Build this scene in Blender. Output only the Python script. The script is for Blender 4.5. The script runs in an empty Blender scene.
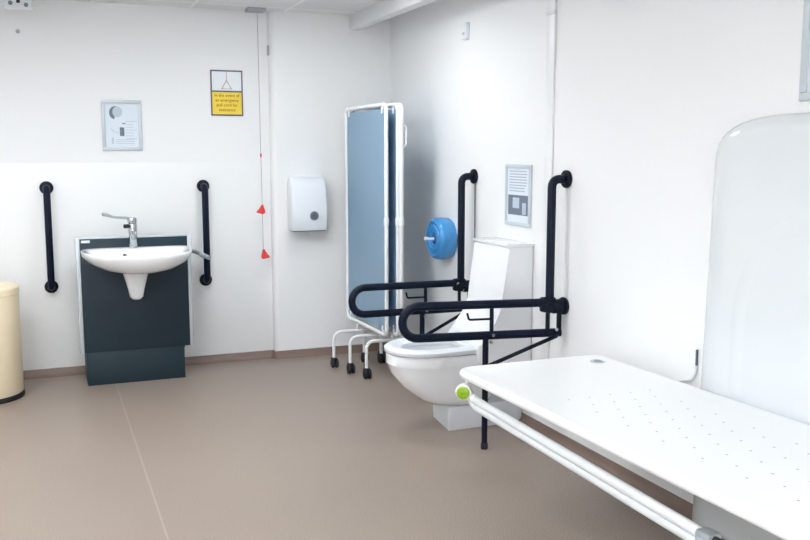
import bpy, bmesh, math, random
from mathutils import Vector, Matrix
PI = math.pi
sc = bpy.context.scene
C = sc.collection

# ------------------------------------------------------------ camera
cd = bpy.data.cameras.new('camera'); cam = bpy.data.objects.new('camera', cd); C.objects.link(cam)
cd.sensor_width = 36; cd.lens = 40.0; cd.clip_start = 0.05
cam.location = (0, 0, 1.41)
cam.rotation_euler = (PI/2 - math.atan(118/900), 0, -math.atan(363.5/900))
sc.camera = cam
# ------------------------------------------------------------ world, exposure
w = bpy.data.worlds.new('world'); sc.world = w; w.use_nodes = True
w.node_tree.nodes['Background'].inputs[0].default_value = (0.8, 0.88, 1, 1)
w.node_tree.nodes['Background'].inputs[1].default_value = 0.3
sc.view_settings.view_transform = 'Standard'; sc.view_settings.look = 'None'
sc.view_settings.gamma = 1; sc.view_settings.use_curve_mapping = False
sc.view_settings.exposure = 0.92
LIGHT = 13.0
LAMPS = [(1.45, 4.75, 1.5, .18, 'small square ceiling panel light nearest the folding screen'),
         (0.2, 3.9, 1.2, .30, 'square LED ceiling panel light over the middle of the floor'),
         (0.8, 1.2, .12, .30, 'square LED ceiling panel light over the near end of the changing table'),
         (-0.9, 4.0, .8, .30, 'square LED ceiling panel light out in front of the bin'),
         (-1.1, 1.2, 1.6, .30, 'added unseen fill panel on the ceiling beside the left wall, far from the basin'),
         (0.4, -0.5, 1.0, .30, 'added unseen fill panel on the ceiling by the front wall, towards the right'),
         (-0.9, -0.5, 2.4, .30, 'added unseen fill panel on the ceiling by the front wall, in the left corner')]   # x, y, strength, half size; panels labelled fill are added to brighten low walls

# ------------------------------------------------------------ materials
def srgb(c): return tuple(((v/255)/12.92 if v/255 <= .04045 else ((v/255+.055)/1.055)**2.4) for v in c) + (1,)
def mat(name, rgb, rough=.5, metal=0, bump=0, bscale=200, coat=0, var=0, vscale=8, emit=0):
    m = bpy.data.materials.new(name); m.use_nodes = True
    nt = m.node_tree; b = nt.nodes['Principled BSDF']
    b.inputs['Base Color'].default_value = srgb(rgb)
    b.inputs['Roughness'].default_value = rough; b.inputs['Metallic'].default_value = metal
    if coat: b.inputs['Coat Weight'].default_value = coat; b.inputs['Coat Roughness'].default_value = .1
    if emit:
        b.inputs['Emission Color'].default_value = (.925, .97, 1, 1); b.inputs['Emission Strength'].default_value = emit
    tc = nt.nodes.new('ShaderNodeTexCoord')
    if bump:
        n = nt.nodes.new('ShaderNodeTexNoise'); n.inputs['Scale'].default_value = bscale
        nt.links.new(tc.outputs['Object'], n.inputs['Vector'])
        bp = nt.nodes.new('ShaderNodeBump'); bp.inputs['Strength'].default_value = bump; bp.inputs['Distance'].default_value = .002
        nt.links.new(n.outputs['Fac'], bp.inputs['Height']); nt.links.new(bp.outputs['Normal'], b.inputs['Normal'])
    if var:
        n = nt.nodes.new('ShaderNodeTexNoise'); n.inputs['Scale'].default_value = vscale; n.inputs['Detail'].default_value = 4
        nt.links.new(tc.outputs['Object'], n.inputs['Vector'])
        r = nt.nodes.new('ShaderNodeMix'); r.data_type = 'RGBA'
        c = srgb(rgb)
        r.inputs[6].default_value = tuple(v*(1-var) for v in c[:3]) + (1,)
        r.inputs[7].default_value = tuple(min(1, v*(1+var)) for v in c[:3]) + (1,)
        nt.links.new(n.outputs['Fac'], r.inputs[0]); nt.links.new(r.outputs[2], b.inputs['Base Color'])
    return m

def mnode(nt, op, a, b=None, c=None):
    n = nt.nodes.new('ShaderNodeMath'); n.operation = op
    for i, v in enumerate((a, b, c)):
        if v is None: continue
        if isinstance(v, (int, float)): n.inputs[i].default_value = v
        else: nt.links.new(v, n.inputs[i])
    return n.outputs[0]

M = {}
M['wall'] = mat('wall_paint', (240, 241, 242), .55, bump=.05, bscale=60)
M['lining'] = mat('wall_lining', (242, 243, 243), .4)
M['white'] = mat('white_powder_coat', (236, 238, 240), .35)
M['bedwhite'] = mat('white_bed_frame', (243, 244, 245), .3)
M['ceramic'] = mat('white_ceramic', (240, 242, 245), .12, coat=.5)
M['plastic'] = mat('white_plastic', (234, 238, 243), .3)
M['shell'] = mat('white_gloss_shell', (224, 228, 231), .12, coat=.3)
M['trim'] = mat('skirting_vinyl', (128, 108, 98), .5, var=.05)
M['navy'] = mat('navy_coated_steel', (3, 16, 38), .38)
M['navyplastic'] = mat('navy_plastic', (3, 15, 33), .5)
for k in ('navy', 'navyplastic'): M[k].node_tree.nodes['Principled BSDF'].inputs['Specular IOR Level'].default_value = .22
M['unit'] = mat('dark_slate_laminate', (34, 50, 60), .45, var=.04, vscale=3)
M['silver'] = mat('silver_edging', (196, 202, 208), .35, metal=.3)
M['chrome'] = mat('chrome', (190, 195, 200), .15, metal=1)
M['grey'] = mat('grey_plastic', (120, 128, 136), .4)
M['alugrey'] = mat('brushed_grey_metal', (176, 184, 190), .35, metal=.6)
M['black'] = mat('black_rubber', (24, 26, 30), .5)
M['hole'] = mat('dark_opening', (60, 64, 70), .6)
M['blue'] = mat('blue_screen_panel', (144, 178, 204), .28, var=.03, vscale=2)
M['cream'] = mat('cream_enamel', (244, 228, 196), .35)
M['rail'] = mat('pale_rail_coating', (222, 225, 227), .35)
M['green'] = mat('lime_green_plastic', (146, 186, 30), .35)
M['lime_dark'] = mat('dark_green_print', (110, 150, 25), .5)
M['red'] = mat('red_plastic', (226, 62, 60), .4)
M['cord'] = mat('grey_cord', (176, 172, 178), .7)
M['yellow'] = mat('yellow_sign', (244, 212, 66), .4)
M['paper'] = mat('white_paper', (222, 231, 241), .6)
M['print'] = mat('red_brown_print', (120, 40, 30), .6)
M['signframe'] = mat('dark_grey_frame', (92, 96, 108), .4)
M['redprint'] = mat('red_symbol_print', (190, 90, 100), .6)
M['slate'] = mat('slate_print', (110, 120, 138), .6)
M['paleblue'] = mat('pale_blue_print', (188, 202, 216), .6)
M['greyprint'] = mat('mid_grey_print', (172, 178, 188), .6)
M['tissue'] = mat('tissue_paper', (240, 242, 244), .9)
M['frame'] = mat('silver_snap_frame', (200, 208, 214), .35, metal=.1)
M['base'] = mat('painted_boxing', (222, 226, 230), .35)
M['cable'] = mat('white_cable', (232, 234, 236), .4)

nt = M['blue'].node_tree; pb = nt.nodes['Principled BSDF']; tr = nt.nodes.new('ShaderNodeBsdfTranslucent'); tr.inputs[0].default_value = srgb((120, 180, 225))
ms = nt.nodes.new('ShaderNodeMixShader'); ms.inputs[0].default_value = .2
nt.links.new(pb.outputs[0], ms.inputs[1]); nt.links.new(tr.outputs[0], ms.inputs[2]); nt.links.new(ms.outputs[0], nt.nodes['Material Output'].inputs[0])
# blue roll dispenser cover
m = mat('blue_tinted_plastic', (58, 142, 206), .2, var=.16, vscale=30, bump=.6, bscale=40, coat=.4); M['tint'] = m
m = mat('blue_dark_plastic', (26, 84, 150), .25); M['tintdark'] = m
M['unit'].node_tree.nodes['Principled BSDF'].inputs['Specular IOR Level'].default_value = .3
# vinyl floor with fine speckle and a welded seam
m = mat('vinyl_floor', (176, 161, 149), .42); M['floor'] = m
nt = m.node_tree; b = nt.nodes['Principled BSDF']
tc = nt.nodes.new('ShaderNodeTexCoord')
n1 = nt.nodes.new('ShaderNodeTexNoise'); n1.inputs['Scale'].default_value = 220; n1.inputs['Detail'].default_value = 2
n2 = nt.nodes.new('ShaderNodeTexNoise'); n2.inputs['Scale'].default_value = 1.4; n2.inputs['Detail'].default_value = 3
for n in (n1, n2): nt.links.new(tc.outputs['Object'], n.inputs['Vector'])
r1 = nt.nodes.new('ShaderNodeValToRGB')
r1.color_ramp.elements[0].position = .3; r1.color_ramp.elements[0].color = srgb((130, 115, 105))
r1.color_ramp.elements[1].position = .7; r1.color_ramp.elements[1].color = srgb((170, 156, 144))
nt.links.new(n1.outputs['Fac'], r1.inputs[0])
mx = nt.nodes.new('ShaderNodeMix'); mx.data_type = 'RGBA'; mx.blend_type = 'MULTIPLY'; mx.inputs[0].default_value = 1
r2 = nt.nodes.new('ShaderNodeValToRGB'); r2.color_ramp.elements[0].color = (.93, .93, .93, 1); r2.color_ramp.elements[1].color = (1.04, 1.04, 1.04, 1)
nt.links.new(n2.outputs['Fac'], r2.inputs[0]); nt.links.new(r1.outputs[0], mx.inputs[6]); nt.links.new(r2.outputs[0], mx.inputs[7])
sx = nt.nodes.new('ShaderNodeSeparateXYZ'); nt.links.new(tc.outputs['Object'], sx.inputs[0])
seam = mnode(nt, 'LESS_THAN', mnode(nt, 'ABSOLUTE', mnode(nt, 'SUBTRACT', sx.outputs[0], .372)), .004)
mx2 = nt.nodes.new('ShaderNodeMix'); mx2.data_type = 'RGBA'; nt.links.new(seam, mx2.inputs[0])
nt.links.new(mx.outputs[2], mx2.inputs[6]); mx2.inputs[7].default_value = srgb((166, 151, 141))
nt.links.new(mx2.outputs[2], b.inputs['Base Color'])
# ceiling tiles in a white grid
m = mat('ceiling_tile', (226, 226, 224), .8); M['ceiling'] = m
nt = m.node_tree; b = nt.nodes['Principled BSDF']; tc = nt.nodes.new('ShaderNodeTexCoord')
mp = nt.nodes.new('ShaderNodeMapping'); mp.inputs['Location'].default_value = (.25, .17, 0)
br = nt.nodes.new('ShaderNodeTexBrick'); br.offset = 0; br.inputs['Scale'].default_value = 1
br.inputs['Brick Width'].default_value = .6; br.inputs['Row Height'].default_value = .6; br.inputs['Mortar Size'].default_value = .011
br.inputs['Color1'].default_value = srgb((238, 238, 236)); br.inputs['Color2'].default_value = srgb((228, 229, 228)); br.inputs['Mortar'].default_value = srgb((250, 250, 250))
nt.links.new(tc.outputs['Object'], mp.inputs[0]); nt.links.new(mp.outputs[0], br.inputs[0]); nt.links.new(br.outputs[0], b.inputs['Base Color'])
# perforated changing bed surface: rows of small drain holes
m = mat('white_bed_surface', (244, 245, 246), .3); M['bed'] = m
nt = m.node_tree; b = nt.nodes['Principled BSDF']; tc = nt.nodes.new('ShaderNodeTexCoord')
sx = nt.nodes.new('ShaderNodeSeparateXYZ'); nt.links.new(tc.outputs['Object'], sx.inputs[0])
X, Y = sx.outputs[0], sx.outputs[1]
P = .088
row = mnode(nt, 'FLOOR', mnode(nt, 'DIVIDE', Y, P))
sh = mnode(nt, 'MULTIPLY', mnode(nt, 'MODULO', mnode(nt, 'ABSOLUTE', row), 2.0), P/2)
fx = mnode(nt, 'SUBTRACT', mnode(nt, 'FRACT', mnode(nt, 'DIVIDE', mnode(nt, 'ADD', X, sh), P)), .5)
fy = mnode(nt, 'SUBTRACT', mnode(nt, 'FRACT', mnode(nt, 'DIVIDE', Y, P)), .5)
d = mnode(nt, 'SQRT', mnode(nt, 'ADD', mnode(nt, 'MULTIPLY', fx, fx), mnode(nt, 'MULTIPLY', fy, fy)))
hole = mnode(nt, 'LESS_THAN', d, .048)
inx = mnode(nt, 'MULTIPLY', mnode(nt, 'GREATER_THAN', X, 1.68), mnode(nt, 'LESS_THAN', X, 2.10))
iny = mnode(nt, 'LESS_THAN', Y, 2.72)
mask = mnode(nt, 'MULTIPLY', hole, mnode(nt, 'MULTIPLY', inx, iny))
mx = nt.nodes.new('ShaderNodeMix'); mx.data_type = 'RGBA'; nt.links.new(mask, mx.inputs[0])
mx.inputs[6].default_value = srgb((244, 245, 246)); mx.inputs[7].default_value = srgb((176, 174, 174))
nt.links.new(mx.outputs[2], b.inputs['Base Color'])

# ------------------------------------------------------------ mesh helpers
def V(*a): return Vector(a)
def add_box(bm, x0, x1, y0, y1, z0, z1, bev=0, seg=2):
    r = bmesh.ops.create_cube(bm, size=1)
    vs = r['verts']
    for v in vs:
        v.co = Vector(((x0+x1)/2 + v.co.x*(x1-x0), (y0+y1)/2 + v.co.y*(y1-y0), (z0+z1)/2 + v.co.z*(z1-z0)))
    if bev:
        es = list({e for v in vs for e in v.link_edges})
        bmesh.ops.bevel(bm, geom=es, offset=bev, segments=seg, affect='EDGES', profile=.5)
def fillet(pts, r, n=6, closed=False):
    out = []; N = len(pts)
    for i, p in enumerate(pts):
        p = Vector(p)
        if not closed and i in (0, N-1): out.append(p); continue
        a = Vector(pts[i-1]); c = Vector(pts[(i+1) % N])
        u = (a-p); v = (c-p); ang = u.angle(v)
        if ang > PI-.02: out.append(p); continue
        rr = min(r, .49*min(u.length, v.length)*math.tan(ang/2))
        t = rr/math.tan(ang/2); u.normalize(); v.normalize()
        cen = p + (u+v).normalized()*rr/math.sin(ang/2)
        s = p+u*t-cen; e = p+v*t-cen; tot = s.angle(e)
        for k in range(n+1):
            f = k/n
            out.append(cen + (s*math.sin((1-f)*tot) + e*math.sin(f*tot))/math.sin(tot))
    return out
def add_tube(bm, pts, r, n=14, closed=False, cap=True, sy=1.0):
    pts = [Vector(p) for p in pts]; N = len(pts); rings = []
    if closed: tang = [(pts[(i+1) % N]-pts[i-1]).normalized() for i in range(N)]
    else:
        tang = [(pts[min(i+1, N-1)]-pts[max(i-1, 0)]).normalized() for i in range(N)]
    t0 = tang[0]; up = Vector((0, 0, 1)) if abs(t0.z) < .9 else Vector((0, 1, 0))
    nrm = (up - t0*up.dot(t0)).normalized()
    for i in range(N):
        t = tang[i]; nrm = (nrm - t*nrm.dot(t)).normalized(); bi = t.cross(nrm)
        rr = r[i] if isinstance(r, (list, tuple)) else r
        rings.append([bm.verts.new(pts[i] + nrm*math.cos(2*PI*k/n)*rr + bi*math.sin(2*PI*k/n)*rr*sy) for k in range(n)])
    for i in range(N if closed else N-1):
        a = rings[i]; b_ = rings[(i+1) % N]
        for k in range(n):
            f = bm.faces.new((a[k], a[(k+1) % n], b_[(k+1) % n], b_[k])); f.smooth = True
    if cap and not closed:
        bm.faces.new(rings[0][::-1]); bm.faces.new(rings[-1])
def add_cyl(bm, a, b_, r, n=24, bev=0):
    a = Vector(a); b_ = Vector(b_); L = (b_-a).length; d = (b_-a)/L
    if bev: add_tube(bm, [a, a+d*bev*.3, a+d*bev, b_-d*bev, b_-d*bev*.3, b_], [r-bev, r-bev*.3, r, r, r-bev*.3, r-bev], n)
    else: add_tube(bm, [a, b_], r, n)
def loft(bm, rings, cap0=True, cap1=True, smooth=True):
    R = [[bm.verts.new(p) for p in ring] for ring in rings]; n = len(R[0])
    for a, b_ in zip(R, R[1:]):
        for k in range(n):
            f = bm.faces.new((a[k], a[(k+1) % n], b_[(k+1) % n], b_[k])); f.smooth = smooth
    if cap0: bm.faces.new(R[0][::-1])
    if cap1: bm.faces.new(R[-1])
def prism_y(bm, prof, y0, y1, bev=0):     # profile of (x, z)
    a = [bm.verts.new((x, y0, z)) for x, z in prof]; b_ = [bm.verts.new((x, y1, z)) for x, z in prof]; n = len(prof)
    fs = [bm.faces.new(a), bm.faces.new(b_[::-1])]
    for k in range(n): fs.append(bm.faces.new((a[(k+1) % n], a[k], b_[k], b_[(k+1) % n])))
    if bev:
        bmesh.ops.bevel(bm, geom=list({e for f in fs for e in f.edges}), offset=bev, segments=3, affect='EDGES', profile=.5)
def obj(name, bm, m, parent=None, auto=35):
    bmesh.ops.recalc_face_normals(bm, faces=bm.faces[:])
    me = bpy.data.meshes.new(name); bm.to_mesh(me); bm.free()
    me.materials.append(m if not isinstance(m, str) else M[m])
    for p in me.polygons: p.use_smooth = True
    try: me.set_sharp_from_angle(angle=math.radians(auto))
    except Exception: pass
    o = bpy.data.objects.new(name, me); C.objects.link(o)
    if parent is not None:
        o.parent = parent
        base = parent
        off = Vector(base.location)
        while base.parent: base = base.parent; off += Vector(base.location)
        for v in me.vertices: v.co -= off                      # meshes are written in room coordinates
    return o
def thing(name, label, cat, loc, group=None):
    o = bpy.data.objects.new(name, None); o.empty_display_size = .05; C.objects.link(o)
    o.location = loc; tag(o, label, cat, group); return o
def tag(o, label, cat, group=None):
    o['label'] = label; o['category'] = cat
    if group: o['group'] = group
    return o
def struct(name, bm, m):
    o = obj(name, bm, m); o['kind'] = 'structure'; return o
def BM(): return bmesh.new()
def box(name, m, parent, *a, bev=0, seg=2):
    bm = BM(); add_box(bm, *a, bev=bev, seg=seg); return obj(name, bm, m, parent)
def tube(name, m, parent, pts, r, fr=0, closed=False, n=14, sy=1.0):
    bm = BM(); add_tube(bm, fillet(pts, fr, closed=closed) if fr else pts, r, n, closed, sy=sy); return obj(name, bm, m, parent)
def text_mesh(name, body, size, m, parent, loc, axis='y'):
    cu = bpy.data.curves.new(name, 'FONT'); cu.body = body; cu.size = size; cu.align_x = 'CENTER'; cu.align_y = 'CENTER'; cu.extrude = .0003
    t = bpy.data.objects.new(name, cu); C.objects.link(t)
    dg = bpy.context.evaluated_depsgraph_get(); me = bpy.data.meshes.new_from_object(t.evaluated_get(dg))
    bpy.data.objects.remove(t)
    R = Matrix.Rotation(PI/2, 4, 'X')
    if axis == 'x': R = Matrix.Rotation(-PI/2, 4, 'Z') @ R
    me.transform(Matrix.Translation(Vector(loc)-parent.location) @ R)
    me.materials.clear(); me.materials.append(M[m])
    o = bpy.data.objects.new(name, me); C.objects.link(o); o.parent = parent; return o

# ------------------------------------------------------------ room
XL, XR, YB, YF, ZC = -1.7, 2.30, 6.03, -1.2, 2.33
YP = 5.97                                     # face of the boxed-out pier
bm = BM(); add_box(bm, XL-.1, XR+.1, YF-.1, YB+.1, -.1, 0); struct('floor', bm, 'floor')
bm = BM(); add_box(bm, XL-.1, XR+.1, YF-.1, YB+.1, ZC, ZC+.1); struct('ceiling', bm, 'ceiling')
bm = BM(); add_box(bm, XL-.1, XR+.1, YB, YB+.1, 0, ZC); struct('wall_back', bm, 'wall')
bm = BM(); add_box(bm, XR, XR+.1, YF-.1, YB, 0, ZC); struct('wall_right', bm, 'wall')
bm = BM(); add_box(bm, XL-.1, XL, YF-.1, YB, 0, ZC); struct('wall_left', bm, 'wall')
bm = BM(); add_box(bm, XL, XR, YF-.1, YF, 0, ZC); struct('wall_front', bm, 'wall')
# pier: rounded left edge
R_ = .045; prof = [(XR, YB), (1.449, YB)]
for k in range(9):
    a = PI + k/8*PI/2
    prof.append((1.449+R_+R_*math.cos(a), YP+R_+R_*math.sin(a)))
prof.append((XR, YP))
bm = BM(); loft(bm, [[(x, y, 0) for x, y in prof], [(x, y, ZC) for x, y in prof]]); struct('wall_pier', bm, 'wall')
bm = BM(); add_box(bm, XL, 1.448, YB-.008, YB, 0, 1.342, bev=.002); struct('trim_1', bm, 'lining')
def skirt(name, pts):
    bm = BM()
    rings = []
    for p, q in pts:       # wall point, inward direction
        x, y = p; dx, dy = q
        rings.append([(x, y, 0), (x+dx*.05, y+dy*.05, 0), (x+dx*.028, y+dy*.028, .005), (x+dx*.012, y+dy*.012, .02), (x+dx*.006, y+dy*.006, .046), (x, y, .048)])
    loft(bm, rings); struct(name, bm, 'trim')
skirt('baseboard_back', [((XL, YB-.008), (0, -1)), ((1.448, YB-.008), (0, -1))])
skirt('baseboard_pier', [((1.449, YP), (0, -1)), ((XR, YP), (0, -1))])
skirt('baseboard_pier_side', [((1.449, YB-.008), (-1, 0)), ((1.449, YP), (-1, 0))])
skirt('baseboard_right', [((XR, YF), (-1, 0)), ((XR, YP), (-1, 0))])
skirt('baseboard_left', [((XL, YF), (1, 0)), ((XL, YB-.008), (1, 0))])

# ceiling light panels and the added fill panels
for x, y, s, h, lab in LAMPS:
    t = thing('ceiling_light', lab, 'ceiling light', (x, y, ZC), 'ceiling panel lights')
    bm = BM()
    g = h-.02
    for a in ((x-h, x+h, y-h, y-g), (x-h, x+h, y+g, y+h), (x-h, x-g, y-g, y+g), (x+g, x+h, y-g, y+g)):
        add_box(bm, *a, ZC-.012, ZC)
    obj('frame', bm, 'white', t)
    box('diffuser', mat('lamp_diffuser', (255, 255, 255), .5, emit=LIGHT*s), t, x-g, x+g, y-g, y+g, ZC-.008, ZC)

# ceiling trunking along the right side
t = tag(box('ceiling_trunking', 'white', None, 2.0, 2.075, .0, YP, 2.235, ZC, bev=.004), 'long white square boxing run under the ceiling beside the right wall', 'trunking')
# ------------------------------------------------------------ right wall fittings
t = thing('cable_trunking', 'slim white vertical trunking on right wall behind the near grab rail', 'trunking', (XR, 3.80, 0))
box('channel', 'white', t, XR-.013, XR, 3.782, 3.848, .3, ZC, bev=.003)
box('clip', 'base', t, XR-.018, XR, 3.777, 3.853, 2.055, 2.075, bev=.004)
tag(tube('thin_pipe', 'grey', None, [(XR-.006, 4.615, .60), (XR-.006, 4.615, 1.24)], .004), 'thin grey pipe on right wall below the upper fixing of the far grab rail', 'pipe')
t = thing('door_sensor', 'tiny white sensor box high on right wall near the ceiling', 'sensor', (XR, 4.745, 2.09))
box('housing', 'plastic', t, XR-.025, XR, 4.71, 4.78, 2.045, 2.14, bev=.006)
box('lens', 'silver', t, XR-.027, XR-.024, 4.735, 4.755, 2.07, 2.085)
tag(box('switch_plate', 'greyprint', None, 1.441, 1.449, 5.985, 6.02, 2.045, 2.11, bev=.002), 'small grey plate high on the side of the boxed pier beside the cord', 'wall plate')

# ------------------------------------------------------------ grab rails by the basin
def wall_rail(x, z0, z1, label):
    t = thing('grab_rail', label, 'grab rail', (x, YB, (z0+z1)/2), 'straight vertical grab rails either side of the basin')
    y = YB-.008
    tube('bar', 'navy', t, [(x, y-.01, z1), (x, y-.075, z1), (x, y-.075, z0), (x, y-.01, z0)], .0215, fr=.035)
    for z in (z0, z1):
        bm = BM(); add_cyl(bm, (x, y, z), (x, y-.016, z), .041, 28, bev=.005); f = obj('flange', bm, 'navyplastic', t)
        for a in (90, 210, 330):
            bm = BM(); add_cyl(bm, (x+.03*math.cos(math.radians(a)), y-.016, z+.03*math.sin(math.radians(a))), (x+.03*math.cos(math.radians(a)), y-.018, z+.03*math.sin(math.radians(a))), .004, 8); obj('screw', bm, 'black', f)
wall_rail(.035, .572, 1.190, 'dark navy vertical grab rail on back wall left of the basin')
wall_rail(.995, .565, 1.188, 'dark navy vertical grab rail on back wall right of the basin')

# ------------------------------------------------------------ posters and signs on back wall
yb = YB
t = thing('framed_poster', 'pale blue leaflet in silver frame on back wall above the left grab rail', 'poster', (.50, yb, 1.57))
x0, x1, z0, z1 = .377, .622, 1.418, 1.735
bm = BM()
for a in ((x0, x1, z0, z0+.022), (x0, x1, z1-.022, z1), (x0, x0+.022, z0+.022, z1-.022), (x1-.022, x1, z0+.022, z1-.022)):
    add_box(bm, a[0], a[1], yb-.014, yb, a[2], a[3], bev=.003)
obj('frame', bm, 'frame', t)
sh = box('print', 'paper', t, x0+.02, x1-.02, yb-.006, yb, z0+.02, z1-.02)
bm = BM(); cx, cz = .462, 1.655
pts = [(cx+.038*math.cos(a), yb-.0065, cz+.042*math.sin(a)) for a in [math.radians(35+k*20) for k in range(12)]]
vs = [bm.verts.new(p) for p in pts] + [bm.verts.new((cx+.002, yb-.0065, cz-.01))]; bm.faces.new(vs); obj('dark_hair_shape', bm, 'slate', sh)
bm = BM()
pts = [(cx+.012+.03*math.cos(a), yb-.0068, cz+.006+.034*math.sin(a)) for a in [k*PI/8 for k in range(16)]]
bm.faces.new([bm.verts.new(p) for p in pts]); obj('pale_face_shape', bm, 'paleblue', sh)
bm = BM(); add_box(bm, .485, .512, yb-.0068, yb-.006, 1.51, 1.565, bev=.0003); add_box(bm, .50, .52, yb-.0068, yb-.006, 1.585, 1.592); obj('figure_shape', bm, 'slate', sh)
bm = BM(); pts = []
for k in range(9):
    a = PI + k/8*PI*.8; pts.append((.468+.035*math.cos(a), yb-.0066, 1.56+.025*math.sin(a)))
add_tube(bm, pts, .006, 6, sy=.2); obj('curved_shape', bm, 'greyprint', sh)
bm = BM()
for k in range(7): add_box(bm, .52, .57+.02*(k % 3 == 0), yb-.0065, yb-.006, 1.60-k*.018, 1.604-k*.018)
for k in range(3): add_box(bm, .46, .575, yb-.0065, yb-.006, 1.485-k*.012, 1.489-k*.012)
add_box(bm, .435, .447, yb-.0065, yb-.006, 1.46, 1.50)
obj('text_lines', bm, 'paleblue', sh)

t = thing('emergency_sign', 'yellow and white emergency pull cord sign on back wall with dark frame', 'sign', (1.17, yb, 1.79))
x0, x1, z0, z1, zm = 1.064, 1.274, 1.647, 1.942, 1.805
bm = BM()
for a in ((x0, x1, z0, z0+.009), (x0, x1, z1-.009, z1), (x0, x0+.008, z0+.009, z1-.009), (x1-.008, x1, z0+.009, z1-.009), (x0+.008, x1-.008, zm-.005, zm+.005)):
    add_box(bm, a[0], a[1], yb-.008, yb, a[2], a[3])
obj('frame', bm, 'signframe', t)
box('symbol_panel', 'plastic', t, x0+.008, x1-.008, yb-.005, yb, zm+.005, z1-.009)
box('text_panel', 'yellow', t, x0+.008, x1-.008, yb-.005, yb, z0+.009, zm-.005)
bm = BM(); cx = 1.168
add_tube(bm, [(cx-.032, yb-.006, 1.822), (cx+.032, yb-.006, 1.822), (cx, yb-.006, 1.876)], .0035, 6, closed=True)
add_tube(bm, [(cx, yb-.006, 1.876), (cx, yb-.006, 1.93)], .0016, 6)
obj('cord_symbol', bm, 'redprint', t)
for k, s in enumerate(('In the event of', 'an emergency', 'pull cord for', 'assistance')):
    text_mesh('lettering', s, .0275, 'print', t, (1.169, yb-.0056, 1.778-k*.031))

# ------------------------------------------------------------ emergency pull cord
t = thing('pull_cord', 'emergency pull cord with red triangle handles hanging before the back wall', 'pull cord', (1.37, 5.92, ZC))
box('ceiling_switch', 'greyprint', t, 1.285, 1.405, 5.86, 5.965, ZC-.022, ZC, bev=.006)
tube('cord', 'cord', t, [(1.358, 5.92, ZC-.02), (1.363, 5.92, 1.4), (1.367, 5.92, .715)], .0022, n=6)
bm = BM(); add_cyl(bm, (1.363, 5.92, 1.40), (1.363, 5.92, 1.375), .006, 10); obj('bead', bm, 'red', t)
def handle(cx, cz, offs):
    bm = BM(); P_ = [(cx+a, 5.92, cz+b) for a, b in offs]
    add_tube(bm, fillet(P_, .008), .0085, 10)
    vs = [bm.verts.new((p[0], 5.92+dy, p[2])) for dy in (-.004, .004) for p in P_]
    for f in ((0, 1, 2), (5, 4, 3), (0, 3, 4, 1), (1, 4, 5, 2), (2, 5, 3, 0)): bm.faces.new([vs[k] for k in f])
    obj('red_handle', bm, 'red', t)
handle(1.363, 1.035, ((0, .026), (.018, -.030), (-.034, -.018)))
handle(1.367, .738, ((.004, .026), (-.010, -.034), (.040, -.024)))

# ------------------------------------------------------------ paper towel dispenser on the pier
t = thing('paper_towel_dispenser', 'white paper towel dispenser with round grey window on the boxed pier', 'towel dispenser', (1.69, YP, 1.05))
rings = []
for z, xa, xb, yf in ((.885, 1.551, 1.795, .125), (.90, 1.545, 1.799, .135), (1.0, 1.544, 1.799, .142), (1.18, 1.547, 1.794, .125), (1.225, 1.551, 1.790, .10), (1.243, 1.564, 1.778, .07)):
    ring = fillet([(xa, YP-yf, z), (xb, YP-yf, z), (xb, YP, z), (xa, YP, z)], .022, 4, closed=True); rings.append(ring)
bm = BM(); loft(bm, rings); obj('cover', bm, 'plastic', t)
bm = BM(); add_cyl(bm, (1.698, YP-.134, .985), (1.698, YP-.1435, .985), .031, 28, bev=.002); w_ = obj('window', bm, 'grey', t)
bm = BM(); add_cyl(bm, (1.698, YP-.1435, .985), (1.698, YP-.1445, .985), .022, 24); obj('dark_inset', bm, 'signframe', w_)
box('outlet_tray', 'grey', t, 1.56, 1.785, YP-.11, YP-.01, .878, .886)
bm = BM(); pts = [(1.672, YP-.06, .882), (1.722, YP-.06, .882), (1.698, YP-.066, .85), (1.70, YP-.07, .838), (1.688, YP-.066, .85)]
r2 = [(p[0], p[1]+.003, p[2]) for p in pts]; loft(bm, [pts, r2], smooth=False); obj('paper_towel', bm, 'tissue', t)

# ------------------------------------------------------------ wash basin unit
t = thing('basin_unit', 'dark slate height adjustable washbasin unit with silver edges against back wall', 'basin unit', (.515, 5.8, 0))
FY = 5.655
box('front_panel', 'unit', t, .200, .828, FY, FY+.03, .205, .895, bev=.002)
box('side_edge', 'silver', t, .176, .200, FY+.002, FY+.045, .205, .904, bev=.002)
box('side_edge', 'silver', t, .828, .852, FY+.002, FY+.045, .205, .904, bev=.002)
box('top_edge', 'silver', t, .200, .828, FY-.001, FY+.045, .895, .904, bev=.002)
box('housing', 'unit', t, .225, .800, FY+.031, YB-.008, .19, .80, bev=.002)
box('base_cabinet', 'unit', t, .212, .792, FY-.010+.014, YB-.008, .0, .215, bev=.002)
box('white_sticker', 'paper', t, .208, .258, FY-.0015, FY, .872, .888)
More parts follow.
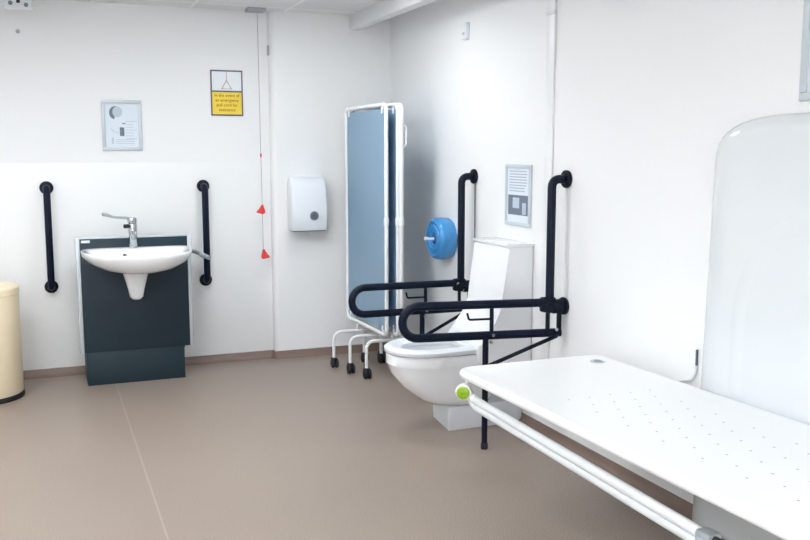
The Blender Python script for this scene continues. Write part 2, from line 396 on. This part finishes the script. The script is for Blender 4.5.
# basin
t = thing('wash_basin', 'white ceramic wash basin with front bow mounted on dark slate unit', 'wash basin', (.52, 5.42, .85))
def bring(z, a, yb_, yf, cx=.515, n=56, nb=5.0, nf=2.7, tp=.16):
    cy = yb_ - (yb_-yf)*.34; out = []
    for k in range(n):
        th = 2*PI*k/n; c, s = math.cos(th), math.sin(th)
        e = nb if s > 0 else nf
        x = a*math.copysign(abs(c)**(2/e), c); y = (yb_-cy if s > 0 else cy-yf)*math.copysign(abs(s)**(2/e), s)
        f_ = max(0, -y/(cy-yf)); x *= 1-tp*f_
        out.append((cx+x, cy+y, z))
    return out
bm = BM()
loft(bm, [bring(.720, .075, 5.60, 5.30), bring(.724, .15, 5.63, 5.25), bring(.742, .225, 5.652, 5.20, nf=3), bring(.775, .282, 5.653, 5.165, nf=3.2), bring(.812, .312, 5.654, 5.15, nf=3.6), bring(.832, .317, 5.654, 5.145, nf=3.8), bring(.840, .314, 5.653, 5.149, nf=3.8), bring(.841, .307, 5.648, 5.157, nf=3.8),
          bring(.837, .285, 5.560, 5.18, nf=3.4), bring(.818, .262, 5.545, 5.20, nf=3.2), bring(.79, .235, 5.52, 5.225, nb=3), bring(.762, .16, 5.48, 5.28, nb=2.5), bring(.752, .03, 5.41, 5.36, nb=2)])
obj('bowl', bm, 'ceramic', t, auto=60)
bm = BM(); add_cyl(bm, (.515, 5.385, .752), (.515, 5.385, .757), .03, 24, bev=.002); obj('drain', bm, 'chrome', t)
bm = BM(); add_cyl(bm, (.445, 5.542, .80), (.445, 5.528, .797), .013, 20, bev=.002); obj('overflow_hole', bm, 'hole', t)
bm = BM()
loft(bm, [bring(z, a, 5.50+d_, 5.50-d_, cx=.50, n=32, nb=3, nf=3, tp=0) for z, a, d_ in ((.735, .09, .08), (.715, .082, .07), (.70, .074, .066), (.64, .057, .055), (.60, .047, .048), (.56, .040, .042), (.543, .025, .028))])
obj('trap_cover', bm, 'ceramic', t, auto=60)
wb = t
# tap
t = thing('mixer_tap', 'chrome mixer tap with long medical lever standing on the wash basin', 'tap', (.50, 5.60, .86))
bm = BM(); add_cyl(bm, (.502, 5.60, .842), (.502, 5.60, .985), .025, 24, bev=.003); obj('body', bm, 'chrome', t)
bm = BM(); add_cyl(bm, (.502, 5.60, .840), (.502, 5.60, .850), .029, 24, bev=.002); obj('base_ring', bm, 'chrome', t)
tube('spout', 'chrome', t, [(.502, 5.59, .925), (.497, 5.50, .935), (.492, 5.44, .925), (.492, 5.435, .905)], [.018, .016, .015, .012], n=16)
bm = BM(); add_cyl(bm, (.500, 5.60, .985), (.500, 5.60, 1.022), .027, 24, bev=.008); obj('cap', bm, 'chrome', t)
tube('lever', 'alugrey', t, [(.50, 5.60, 1.01), (.46, 5.58, 1.022), (.39, 5.55, 1.030), (.345, 5.53, 1.048), (.328, 5.525, 1.050)], [.012, .008, .007, .011, .010], n=12)
bm = BM(); add_cyl(bm, (.478, 5.585, .972), (.452, 5.572, .972), .012, 16); obj('dark_collar', bm, 'black', t)
# side lever of the unit
bm = BM(); add_tube(bm, fillet([(.825, 5.60, .81), (.860, 5.56, .805), (.905, 5.46, .785)], .02), [.012]*9, 12, sy=1)
o = obj('height_lever', bm, 'grey', wb)
tube('lever_tip', 'alugrey', wb, [(.885, 5.50, .794), (.922, 5.43, .778)], [.015, .013], n=12)

# ------------------------------------------------------------ pedal bin
t = thing('pedal_bin', 'round cream pedal bin with black base ring by the back wall', 'bin', (-.36, 5.62, 0))
bx, by, br_ = -.36, 5.62, .215
def lathe(bm, cx, cy, prof, n=48):
    loft(bm, [[(cx+r*math.cos(2*PI*k/n), cy+r*math.sin(2*PI*k/n), z) for k in range(n)] for r, z in prof])
bm = BM(); lathe(bm, bx, by, [(br_-.012, 0), (br_+.004, .002), (br_+.005, .014), (br_-.004, .03)]); obj('base_ring', bm, 'black', t)
bm = BM(); lathe(bm, bx, by, [(br_-.004, .028), (br_, .034), (br_, .60), (br_-.004, .604)]); obj('body', bm, 'cream', t)
bm = BM(); lathe(bm, bx, by, [(br_-.003, .603), (br_+.004, .608), (br_+.004, .640), (br_-.004, .650), (br_-.05, .656), (.08, .659), (.01, .660)]); obj('lid', bm, 'cream', t)
bm = BM(); add_box(bm, bx-.04, bx+.04, by-br_-.05, by-br_+.02, .015, .028, bev=.004); obj('pedal', bm, 'black', t)

# ------------------------------------------------------------ ceiling hoist, top left corner
t = thing('ceiling_hoist', 'pale ceiling hoist block with a black slot in the top left corner', 'hoist', (-.13, 5.75, ZC))
box('housing', 'base', t, -.14, .008, 5.72, 5.80, 2.215, ZC, bev=.008)
box('dark_slot', 'black', t, -.076, -.056, 5.714, 5.722, 2.252, 2.325, bev=.002)
for hx, hz in ((-.107, 2.25), (-.025, 2.243)):
    bm = BM(); add_cyl(bm, (hx, 5.722, hz), (hx, 5.712, hz), .012, 16, bev=.003); obj('grey_knob', bm, 'grey', t)
box('side_rib', 'silver', t, -.036, -.020, 5.714, 5.722, 2.27, 2.325, bev=.002)
bm = BM(); add_cyl(bm, (-.08, YB, 2.13), (-.08, YB-.012, 2.13), .012, 16, bev=.003); tag(obj('wall_button', bm, 'greyprint'), 'tiny round grey stud on back wall below the ceiling hoist', 'wall stud')

# ------------------------------------------------------------ folding screen
t = thing('folding_screen', 'tall folded blue panel screen in white tube frame on black castors', 'screen', (1.96, 5.4, 0))
ZB, ZT = .295, 1.69
def screen_panel(a, b_, feet):
    A = Vector((a[0], a[1], 0)); B = Vector((b_[0], b_[1], 0)); d_ = (B-A).normalized(); nrm = Vector((-d_.y, d_.x, 0))
    U = Vector((0, 0, 1)); r = .0125
    bm = BM(); add_tube(bm, fillet([A+U*ZB, A+U*ZT, B+U*ZT, B+U*ZB], .035, closed=True), r, 12, closed=True); fr = obj('panel_frame', bm, 'white', t)
    bm = BM(); q = .018
    P_ = [A+d_*q+U*(ZB+.03), B-d_*q+U*(ZB+.03), B-d_*q+U*(ZT-.026), A+d_*q+U*(ZT-.026)]
    loft(bm, [[p+nrm*.003 for p in P_], [p-nrm*.003 for p in P_]], smooth=False); obj('blue_panel', bm, 'blue', t)
    for base, s in ((A, 1), (B, -1)):
        for z in (ZB+.03, (ZB+ZT)/2, ZT-.03):
            bm = BM(); p = base+U*z
            if z in (ZB+.03, ZT-.03): p = p + d_*s*.06
            add_cyl(bm, p-U*.022, p+U*.022, .0165 if z not in (ZB+.03, ZT-.03) else .009, 12, bev=.003); obj('clip', bm, 'plastic', t)
    for fy, hs in feet:
        k = (fy-A.y)/(B.y-A.y); c = A.lerp(B, k)
        L = Vector((c.x-hs, fy, 0)); Rr = Vector((c.x+hs, fy, 0)); top = .235
        bm = BM(); add_tube(bm, fillet([L+U*.055, L+U*top, Rr+U*top, Rr+U*.055], .05), .0105, 12)
        add_tube(bm, [c+U*(top-.002), c+U*(ZB+.005)], .009, 10); ft = obj('foot', bm, 'white', t)
        for Wp in (L, Rr):
            sgn = -1
            bm = BM()
            for o_ in (-.013, .013): add_cyl(bm, Wp+V(o_-.008, -.012, .031), Wp+V(o_+.009, -.012, .031), .031, 20, bev=.004)
            add_box(bm, Wp.x-.019, Wp.x+.019, Wp.y-.026, Wp.y+.012, .045, .066, bev=.005)
            obj('castor', bm, 'black', ft)
screen_panel((1.905, 5.75), (1.923, 5.06), [(5.57, .166)])
screen_panel((1.945, 5.75), (1.994, 5.05), [(5.38, .178)])
screen_panel((2.045, 5.74), (2.012, 5.04), [(5.21, .176), (5.64, .06)])
tube('latch_loop', 'white', t, [(2.010, 5.04, 1.58), (2.042, 5.04, 1.56), (2.042, 5.04, 1.45), (2.010, 5.04, 1.43)], .006, fr=.02)

# ------------------------------------------------------------ toilet
TY = 4.145
t = thing('toilet', 'white wash-dry toilet with tall cistern between the navy support rails', 'toilet', (1.95, TY, 0))
def tring(z, xf, xb, hw, n=48):
    xc = xf + (xb-xf)*.45; out = []
    for k in range(n):
        th = 2*PI*k/n; c, s = math.cos(th), math.sin(th)
        e = 2.15 if c < 0 else 4.0
        x = (xc-xf if c < 0 else xb-xc)*math.copysign(abs(c)**(2/e), c)
        y = hw*math.copysign(abs(s)**(2/e), s); out.append((xc+x, TY+y, z))
    return out
bm = BM()
loft(bm, [tring(.124, 1.825, 2.12, .09), tring(.128, 1.80, 2.13, .102), tring(.16, 1.745, 2.15, .12), tring(.23, 1.66, 2.17, .148), tring(.30, 1.605, 2.18, .172), tring(.345, 1.588, 2.185, .184), tring(.352, 1.582, 2.185, .188), tring(.395, 1.582, 2.185, .188), tring(.402, 1.588, 2.185, .182),
          tring(.402, 1.64, 2.02, .13), tring(.36, 1.66, 1.99, .115), tring(.27, 1.72, 1.95, .08), tring(.22, 1.78, 1.90, .04)])
obj('bowl', bm, 'ceramic', t, auto=40)
bm = BM()
loft(bm, [tring(.402, 1.606, 2.06, .168), tring(.409, 1.580, 2.075, .190), tring(.412, 1.576, 2.075, .192), tring(.428, 1.574, 2.08, .194), tring(.438, 1.588, 2.075, .184), tring(.440, 1.61, 2.05, .168), tring(.434, 1.645, 1.99, .125), tring(.424, 1.66, 1.98, .113), tring(.405, 1.655, 1.985, .118), tring(.402, 1.606, 2.06, .168)], False, False)
obj('seat', bm, 'plastic', t, auto=50)
prof = [(2.30, .945), (2.165, .945), (2.15, .935), (2.128, .62), (2.095, .55), (2.045, .485), (1.995, .452), (1.985, .43), (1.99, .36), (2.10, .30), (2.30, .30)]
bm = BM(); prism_y(bm, prof, 3.952, 4.338, bev=.012); obj('cistern', bm, 'ceramic', t)
box('cistern_lid', 'ceramic', t, 2.145, XR, 3.948, 4.342, .935, .952, bev=.004)
for hy in (4.07, 4.18):
    bm = BM(); add_cyl(bm, (2.0, hy, .462), (2.0, hy+.04, .462), .014, 16, bev=.003); obj('seat_hinge', bm, 'silver', t)
# plinth box below the bowl
t = thing('pipe_boxing', 'low white box on the floor under the toilet bowl', 'boxing', (2.08, 4.18, 0))
prof = [(1.868, 4.035), (2.29, 4.035), (2.29, 4.32), (1.93, 4.32), (1.895, 4.29)]
bm = BM(); loft(bm, [[(x, y, .03) for x, y in prof], [(x, y, .122) for x, y in prof]], smooth=False); obj('box_body', bm, 'base', t)
bm = BM(); loft(bm, [[(x+(.004 if x < 2.2 else 0), y+.004, 0) for x, y in prof], [(x+(.004 if x < 2.2 else 0), y+.004, .03) for x, y in prof]], smooth=False); obj('plinth', bm, 'base', t)

# ------------------------------------------------------------ hinged support rails with leg
def support_rail(y, dy, zo, xe, xs, xl, zb, label):
    t = thing('support_rail', label, 'grab rail', (XR, y, .62), 'fold-down toilet support rails')
    r = .0205; s = dy                                      # s: drift in y at the free end
    def Yx(x): return y + s*(XR-x)/.75
    for z in (1.28+zo*.3, .668+zo):
        bm = BM(); add_cyl(bm, (XR, y, z), (XR-.018, y, z), .042, 28, bev=.005); obj('flange', bm, 'navyplastic', t)
    tube('upright', 'navy', t, [(XR-.012, y, 1.28+zo*.3), (XR-.085, y, 1.28+zo*.3), (XR-.085, y, .70+zo)], r, fr=.05)
    # hinge knuckle
    bm = BM(); add_cyl(bm, (XR-.015, y, .668+zo), (XR-.075, y, .668+zo), .034, 24, bev=.01)
    add_box(bm, XR-.13, XR-.06, y-.022, y+.022, .645+zo, .715+zo, bev=.008)
    add_cyl(bm, (XR-.10, y-.03, .668+zo), (XR-.10, y+.03, .668+zo), .026, 20, bev=.004); obj('hinge', bm, 'navyplastic', t)
    for px, pz in ((-.115, .690+zo), (-.085, .655+zo), (-.055, .56+zo), (xs-XR-.005, .545+zo), (xs-XR-.015, .512+zo)):
        yy = Yx(XR+px)
        bm = BM(); add_cyl(bm, (XR+px, yy-.026, pz), (XR+px, yy-.032, pz), .008, 12); obj('bolt', bm, 'chrome', t)
    pts = [(XR-.11, y, .690+zo), (xe, Yx(xe), .690+zo), (xe, Yx(xe), .540+zo), (XR-.02, Yx(XR-.02), .540+zo)]
    tube('loop_bar', 'navy', t, pts, r, fr=.0749)
    bm = BM(); add_box(bm, XR-.038, XR-.024, y-.014, y+.014, .53+zo, .66+zo, bev=.003); add_box(bm, XR-.10, XR-.088, y-.012, y+.012, .54+zo, .66+zo, bev=.003); obj('hinge_plate', bm, 'navyplastic', t)
    tube('strut', 'navy', t, [(xs, Yx(xs), .69+zo), (xs, Yx(xs), .54+zo)], .010)
    bm = BM(); add_tube(bm, [(xl, Yx(xl), .545+zo), (xl, Yx(xl), .012)], .0145, 14); lg = obj('leg', bm, 'navy', t)
    bm = BM(); add_cyl(bm, (xl, Yx(xl), 0), (xl, Yx(xl), .03), .0175, 16, bev=.003); obj('rubber_foot', bm, 'black', lg)
    tube('brace', 'navy', t, [(XR-.04, y, .525+zo), (xl, Yx(xl), zb)], .0095)
    tube('roll_hook', 'navy', t, [(xs, Yx(xs), .618+zo), (xs-.11, Yx(xs-.11), .618+zo), (xs-.118, Yx(xs-.118), .65+zo)], .0055, fr=.012)
    return t
support_rail(3.652, .13, .013, 1.517, 1.94, 1.912, .40, 'navy fold-down support rail with leg on the near side of the toilet')
support_rail(4.628, .03, -.025, 1.565, 2.0, 1.98, .36, 'navy fold-down support rail on the far side of the toilet')

# ------------------------------------------------------------ blue roll dispenser
t = thing('roll_dispenser', 'round blue toilet roll dispenser on right wall beside the far support rail', 'roll dispenser', (XR, 4.97, .885))
cy, cz = 4.975, .888
def lathe_x(bm, prof, n=40):
    loft(bm, [[(x, cy+r*math.cos(2*PI*k/n), cz+r*math.sin(2*PI*k/n)) for k in range(n)] for r, x in prof])
bm = BM(); lathe_x(bm, [(.118, XR), (.126, XR-.01), (.129, XR-.05), (.126, XR-.085), (.118, XR-.10), (.105, XR-.108), (.10, XR-.104), (.085, XR-.103), (.08, XR-.109), (.06, XR-.110), (.056, XR-.104), (.04, XR-.103), (.036, XR-.096), (.012, XR-.095)])
obj('cover', bm, 'tint', t)
bm = BM(); lathe_x(bm, [(.032, XR-.09), (.032, XR-.1), (.014, XR-.103)]); obj('dark_core', bm, 'tintdark', t)
tube('paper_tail', 'tissue', t, [(XR-.10, cy, cz), (XR-.13, cy, cz), (XR-.165, cy+.005, cz+.004)], [.009, .008, .011], n=10)

# ------------------------------------------------------------ posters on right wall
t = thing('wall_notice', 'small framed grey notice on right wall above the toilet cistern', 'poster', (XR, 4.11, 1.19))
y0, y1, z0, z1 = 3.982, 4.248, 1.028, 1.346
bm = BM()
for a in ((y0, y1, z0, z0+.02), (y0, y1, z1-.02, z1), (y0, y0+.02, z0+.02, z1-.02), (y1-.02, y1, z0+.02, z1-.02)):
    add_box(bm, XR-.012, XR, a[0], a[1], a[2], a[3], bev=.003)
obj('frame', bm, 'frame', t)
sh = box('print', 'paper', t, XR-.006, XR, y0+.018, y1-.018, z0+.018, z1-.018)
bm = BM()
random.seed(4)
for k in range(8): add_box(bm, XR-.0066, XR-.006, y0+.04+.03*random.random(), y1-.04, 1.308-k*.0145, 1.3135-k*.0145)
obj('text_lines', bm, 'greyprint', sh)
box('photo_area', 'slate', sh, XR-.0067, XR-.006, y0+.03, y1-.03, 1.085, 1.188)
bm = BM(); add_box(bm, XR-.0072, XR-.0067, 4.10, 4.17, 1.12, 1.175, bev=.0002); add_box(bm, XR-.0072, XR-.0067, 4.03, 4.07, 1.09, 1.15, bev=.0002); obj('pale_shapes', bm, 'paleblue', sh)

t = thing('framed_poster', 'large silver framed poster cut off at the top right of the view', 'poster', (XR, 2.0, 1.85))
y0, y1, z0, z1 = 1.68, 2.265, 1.572, 2.25
bm = BM()
for a in ((y0, y1, z0, z0+.028), (y0, y1, z1-.028, z1), (y0, y0+.028, z0+.028, z1-.028), (y1-.028, y1, z0+.028, z1-.028)):
    add_box(bm, XR-.016, XR, a[0], a[1], a[2], a[3], bev=.005)
obj('frame', bm, 'frame', t)
sh = box('print', 'paper', t, XR-.008, XR, y0+.025, y1-.025, z0+.025, z1-.025)
box('pale_heading', 'paleblue', sh, XR-.0086, XR-.008, y0+.06, y1-.06, z1-.16, z1-.08)

# ------------------------------------------------------------ changing table lift panel
t = thing('lift_panel', 'tall rounded white lift panel on right wall behind the changing table', 'wall unit', (XR, 2.18, 0))
PC = 2.175
def pring(x, hw, zt, z0, r, n=10):
    out = [(x, PC-hw-.04, z0), (x, PC+hw+.04, z0), (x, PC+hw, zt-r*.9)]
    for k in range(1, 2*n):
        a = PI*k/(2*n); c = math.cos(a); s = math.sin(a)
        out.append((x, PC+hw*math.copysign(abs(c)**(.62), c), zt-r*.9+r*.9*abs(s)**.72))
    out.append((x, PC-hw, zt-r*.9))
    return out
bm = BM()
loft(bm, [pring(XR-.002, .455, 1.535, .0, .19), pring(XR-.026, .450, 1.535, .0, .19), pring(XR-.040, .436, 1.522, .004, .18), pring(XR-.049, .405, 1.49, .01, .165), pring(XR-.052, .34, 1.42, .03, .14)])
obj('shell', bm, 'shell', t, auto=50)
bm = BM(); rings = []
path = [(PC+.27, .56, 1, 0)] + [(PC+.27*math.cos(PI*k/32), .80+.37*math.sin(PI*k/32), math.cos(PI*k/32), math.sin(PI*k/32)) for k in range(33)] + [(PC-.27, .56, -1, 0)]
for y, z, ny, nz in path:
    rings.append([(XR-.0505-.0045*(math.cos(PI*q/2)**2), y+ny*q*.055, z+nz*q*.055) for q in [v/6-1 for v in range(13)]] )
V_ = [[bm.verts.new(p) for p in rg] for rg in rings]
for a, b_ in zip(V_, V_[1:]):
    for k in range(12): bm.faces.new((a[k], a[k+1], b_[k+1], b_[k]))
obj('reflection_band', bm, 'shell', t)  # low raised arch, shaped to stand in for a reflection on the shell
box('side_slot', 'signframe', t, XR-.010, XR-.001, PC+.525, PC+.532, .60, .662, bev=.002)
tube('cable', 'cable', t, [(XR-.008, PC+.528, .60), (XR-.008, PC+.53, .57), (XR-.008, PC+.55, .54), (XR-.008, PC+.63, .515)], .006, fr=.03)

# ------------------------------------------------------------ changing table
t = thing('changing_table', 'long white changing bed with drain holes mounted low on right wall', 'changing table', (1.9, 2.3, .53))
BX0, BX1, BY0, BY1, BZ = 1.560, 2.226, 1.30, 3.268, .513
tube('edge_frame', 'bedwhite', t, [(BX0, BY0, BZ), (BX0, BY1, BZ), (BX1, BY1, BZ), (BX1, BY0, BZ)], .0185, fr=.055, closed=True, n=18)
o_ = .004
ring = lambda z, q: fillet([(BX0+q, BY0+q, z), (BX1-q, BY0+q, z), (BX1-q, BY1-q, z), (BX0+q, BY1-q, z)], .05, 6, closed=True)
bm = BM(); loft(bm, [ring(BZ+.004, 0), ring(BZ+.0165, .004), ring(BZ+.016, .03), ring(BZ+.012, .06), ring(BZ+.010, .09)][:5], cap0=True, cap1=True)
me_o = obj('bed_surface', bm, 'bed', t)
# hole pattern uses room coordinates: keep this mesh unshifted
for v in me_o.data.vertices: v.co += Vector(t.location)
me_o.location = -Vector(t.location)
bm = BM(); lathe(bm, 2.165, 3.165, [(.034, BZ+.012), (.034, BZ+.0145), (.026, BZ+.0148), (.022, BZ+.0135)], 28); dr = obj('drain', bm, 'silver', t)
bm = BM(); lathe(bm, 2.165, 3.165, [(.021, BZ+.013), (.021, BZ+.0142)], 24); obj('dark_grate', bm, 'grey', dr)
for y in (1.75, 2.55):
    bm = BM(); add_box(bm, BX0+.14, XR-.058, y-.02, y+.02, BZ-.055, BZ-.015, bev=.004); add_box(bm, XR-.075, XR-.054, y-.05, y+.05, BZ-.14, BZ, bev=.005); obj('support_arm', bm, 'bedwhite', t)
# folded-down guard rail
gx = 1.582
gr = []
for z, q in ((.420, 0), (.390, .004)):
    tube('guard_bar', 'rail', t, [(gx+q, 3.165, z-.002), (gx+q, 1.80, z-.036)], .0165)
bm = BM(); add_tube(bm, fillet([(gx, 3.16, .420), (gx-.002, 3.205, .424), (gx+.004, 3.225, .435)], .02), .018, 12)
add_tube(bm, fillet([(gx+.004, 3.165, .390), (gx+.004, 3.20, .40), (gx+.002, 3.22, .43)], .02), .0165, 12)
add_box(bm, gx-.008, gx+.018, 3.215, 3.245, .42, .505, bev=.006); obj('rail_hinge', bm, 'bedwhite', t)
# lime knob
kc = Vector((1.558, 3.215, .444)); kd = Vector((-.62, -.785, 0))
bm = BM(); add_cyl(bm, kc-kd*.012, kc+kd*.022, .034, 28, bev=.007); k_ = obj('knob_housing', bm, 'bedwhite', t)
bm = BM(); add_cyl(bm, kc+kd*.02, kc+kd*.03, .027, 28, bev=.004); obj('green_knob', bm, 'green', k_)
bm = BM(); u = Vector((0, 0, 1)); sd = kd.cross(u)
add_tube(bm, [kc+kd*.0302+sd*.009*c+u*(-.004+.007*abs(c)) for c in (-1, -.5, 0, .5, 1)], .0018, 6); obj('arrow_mark', bm, 'lime_dark', k_)
bm = BM(); add_box(bm, gx-.022, gx+.026, 1.765, 1.825, .331, .403, bev=.012); c_ = obj('end_cap', bm, 'alugrey', t)
box('cap_inset', 'paleblue', c_, gx-.024, gx-.021, 1.78, 1.81, .343, .383, bev=.001)
tube('rail_pin', 'black', t, [(gx, 1.77, .383), (gx, 1.72, .383)], .014)
tube('guard_arm', 'bedwhite', t, [(gx, 1.735, .383), (gx, 1.55, .386), (gx, 1.45, .45), (gx, 1.42, .50)], .0145, fr=.03)

# the bed rises slightly towards its near end
for o in C.objects:
    if o.name == 'changing_table': o.location.z += .0145; o.rotation_euler.x = -.015
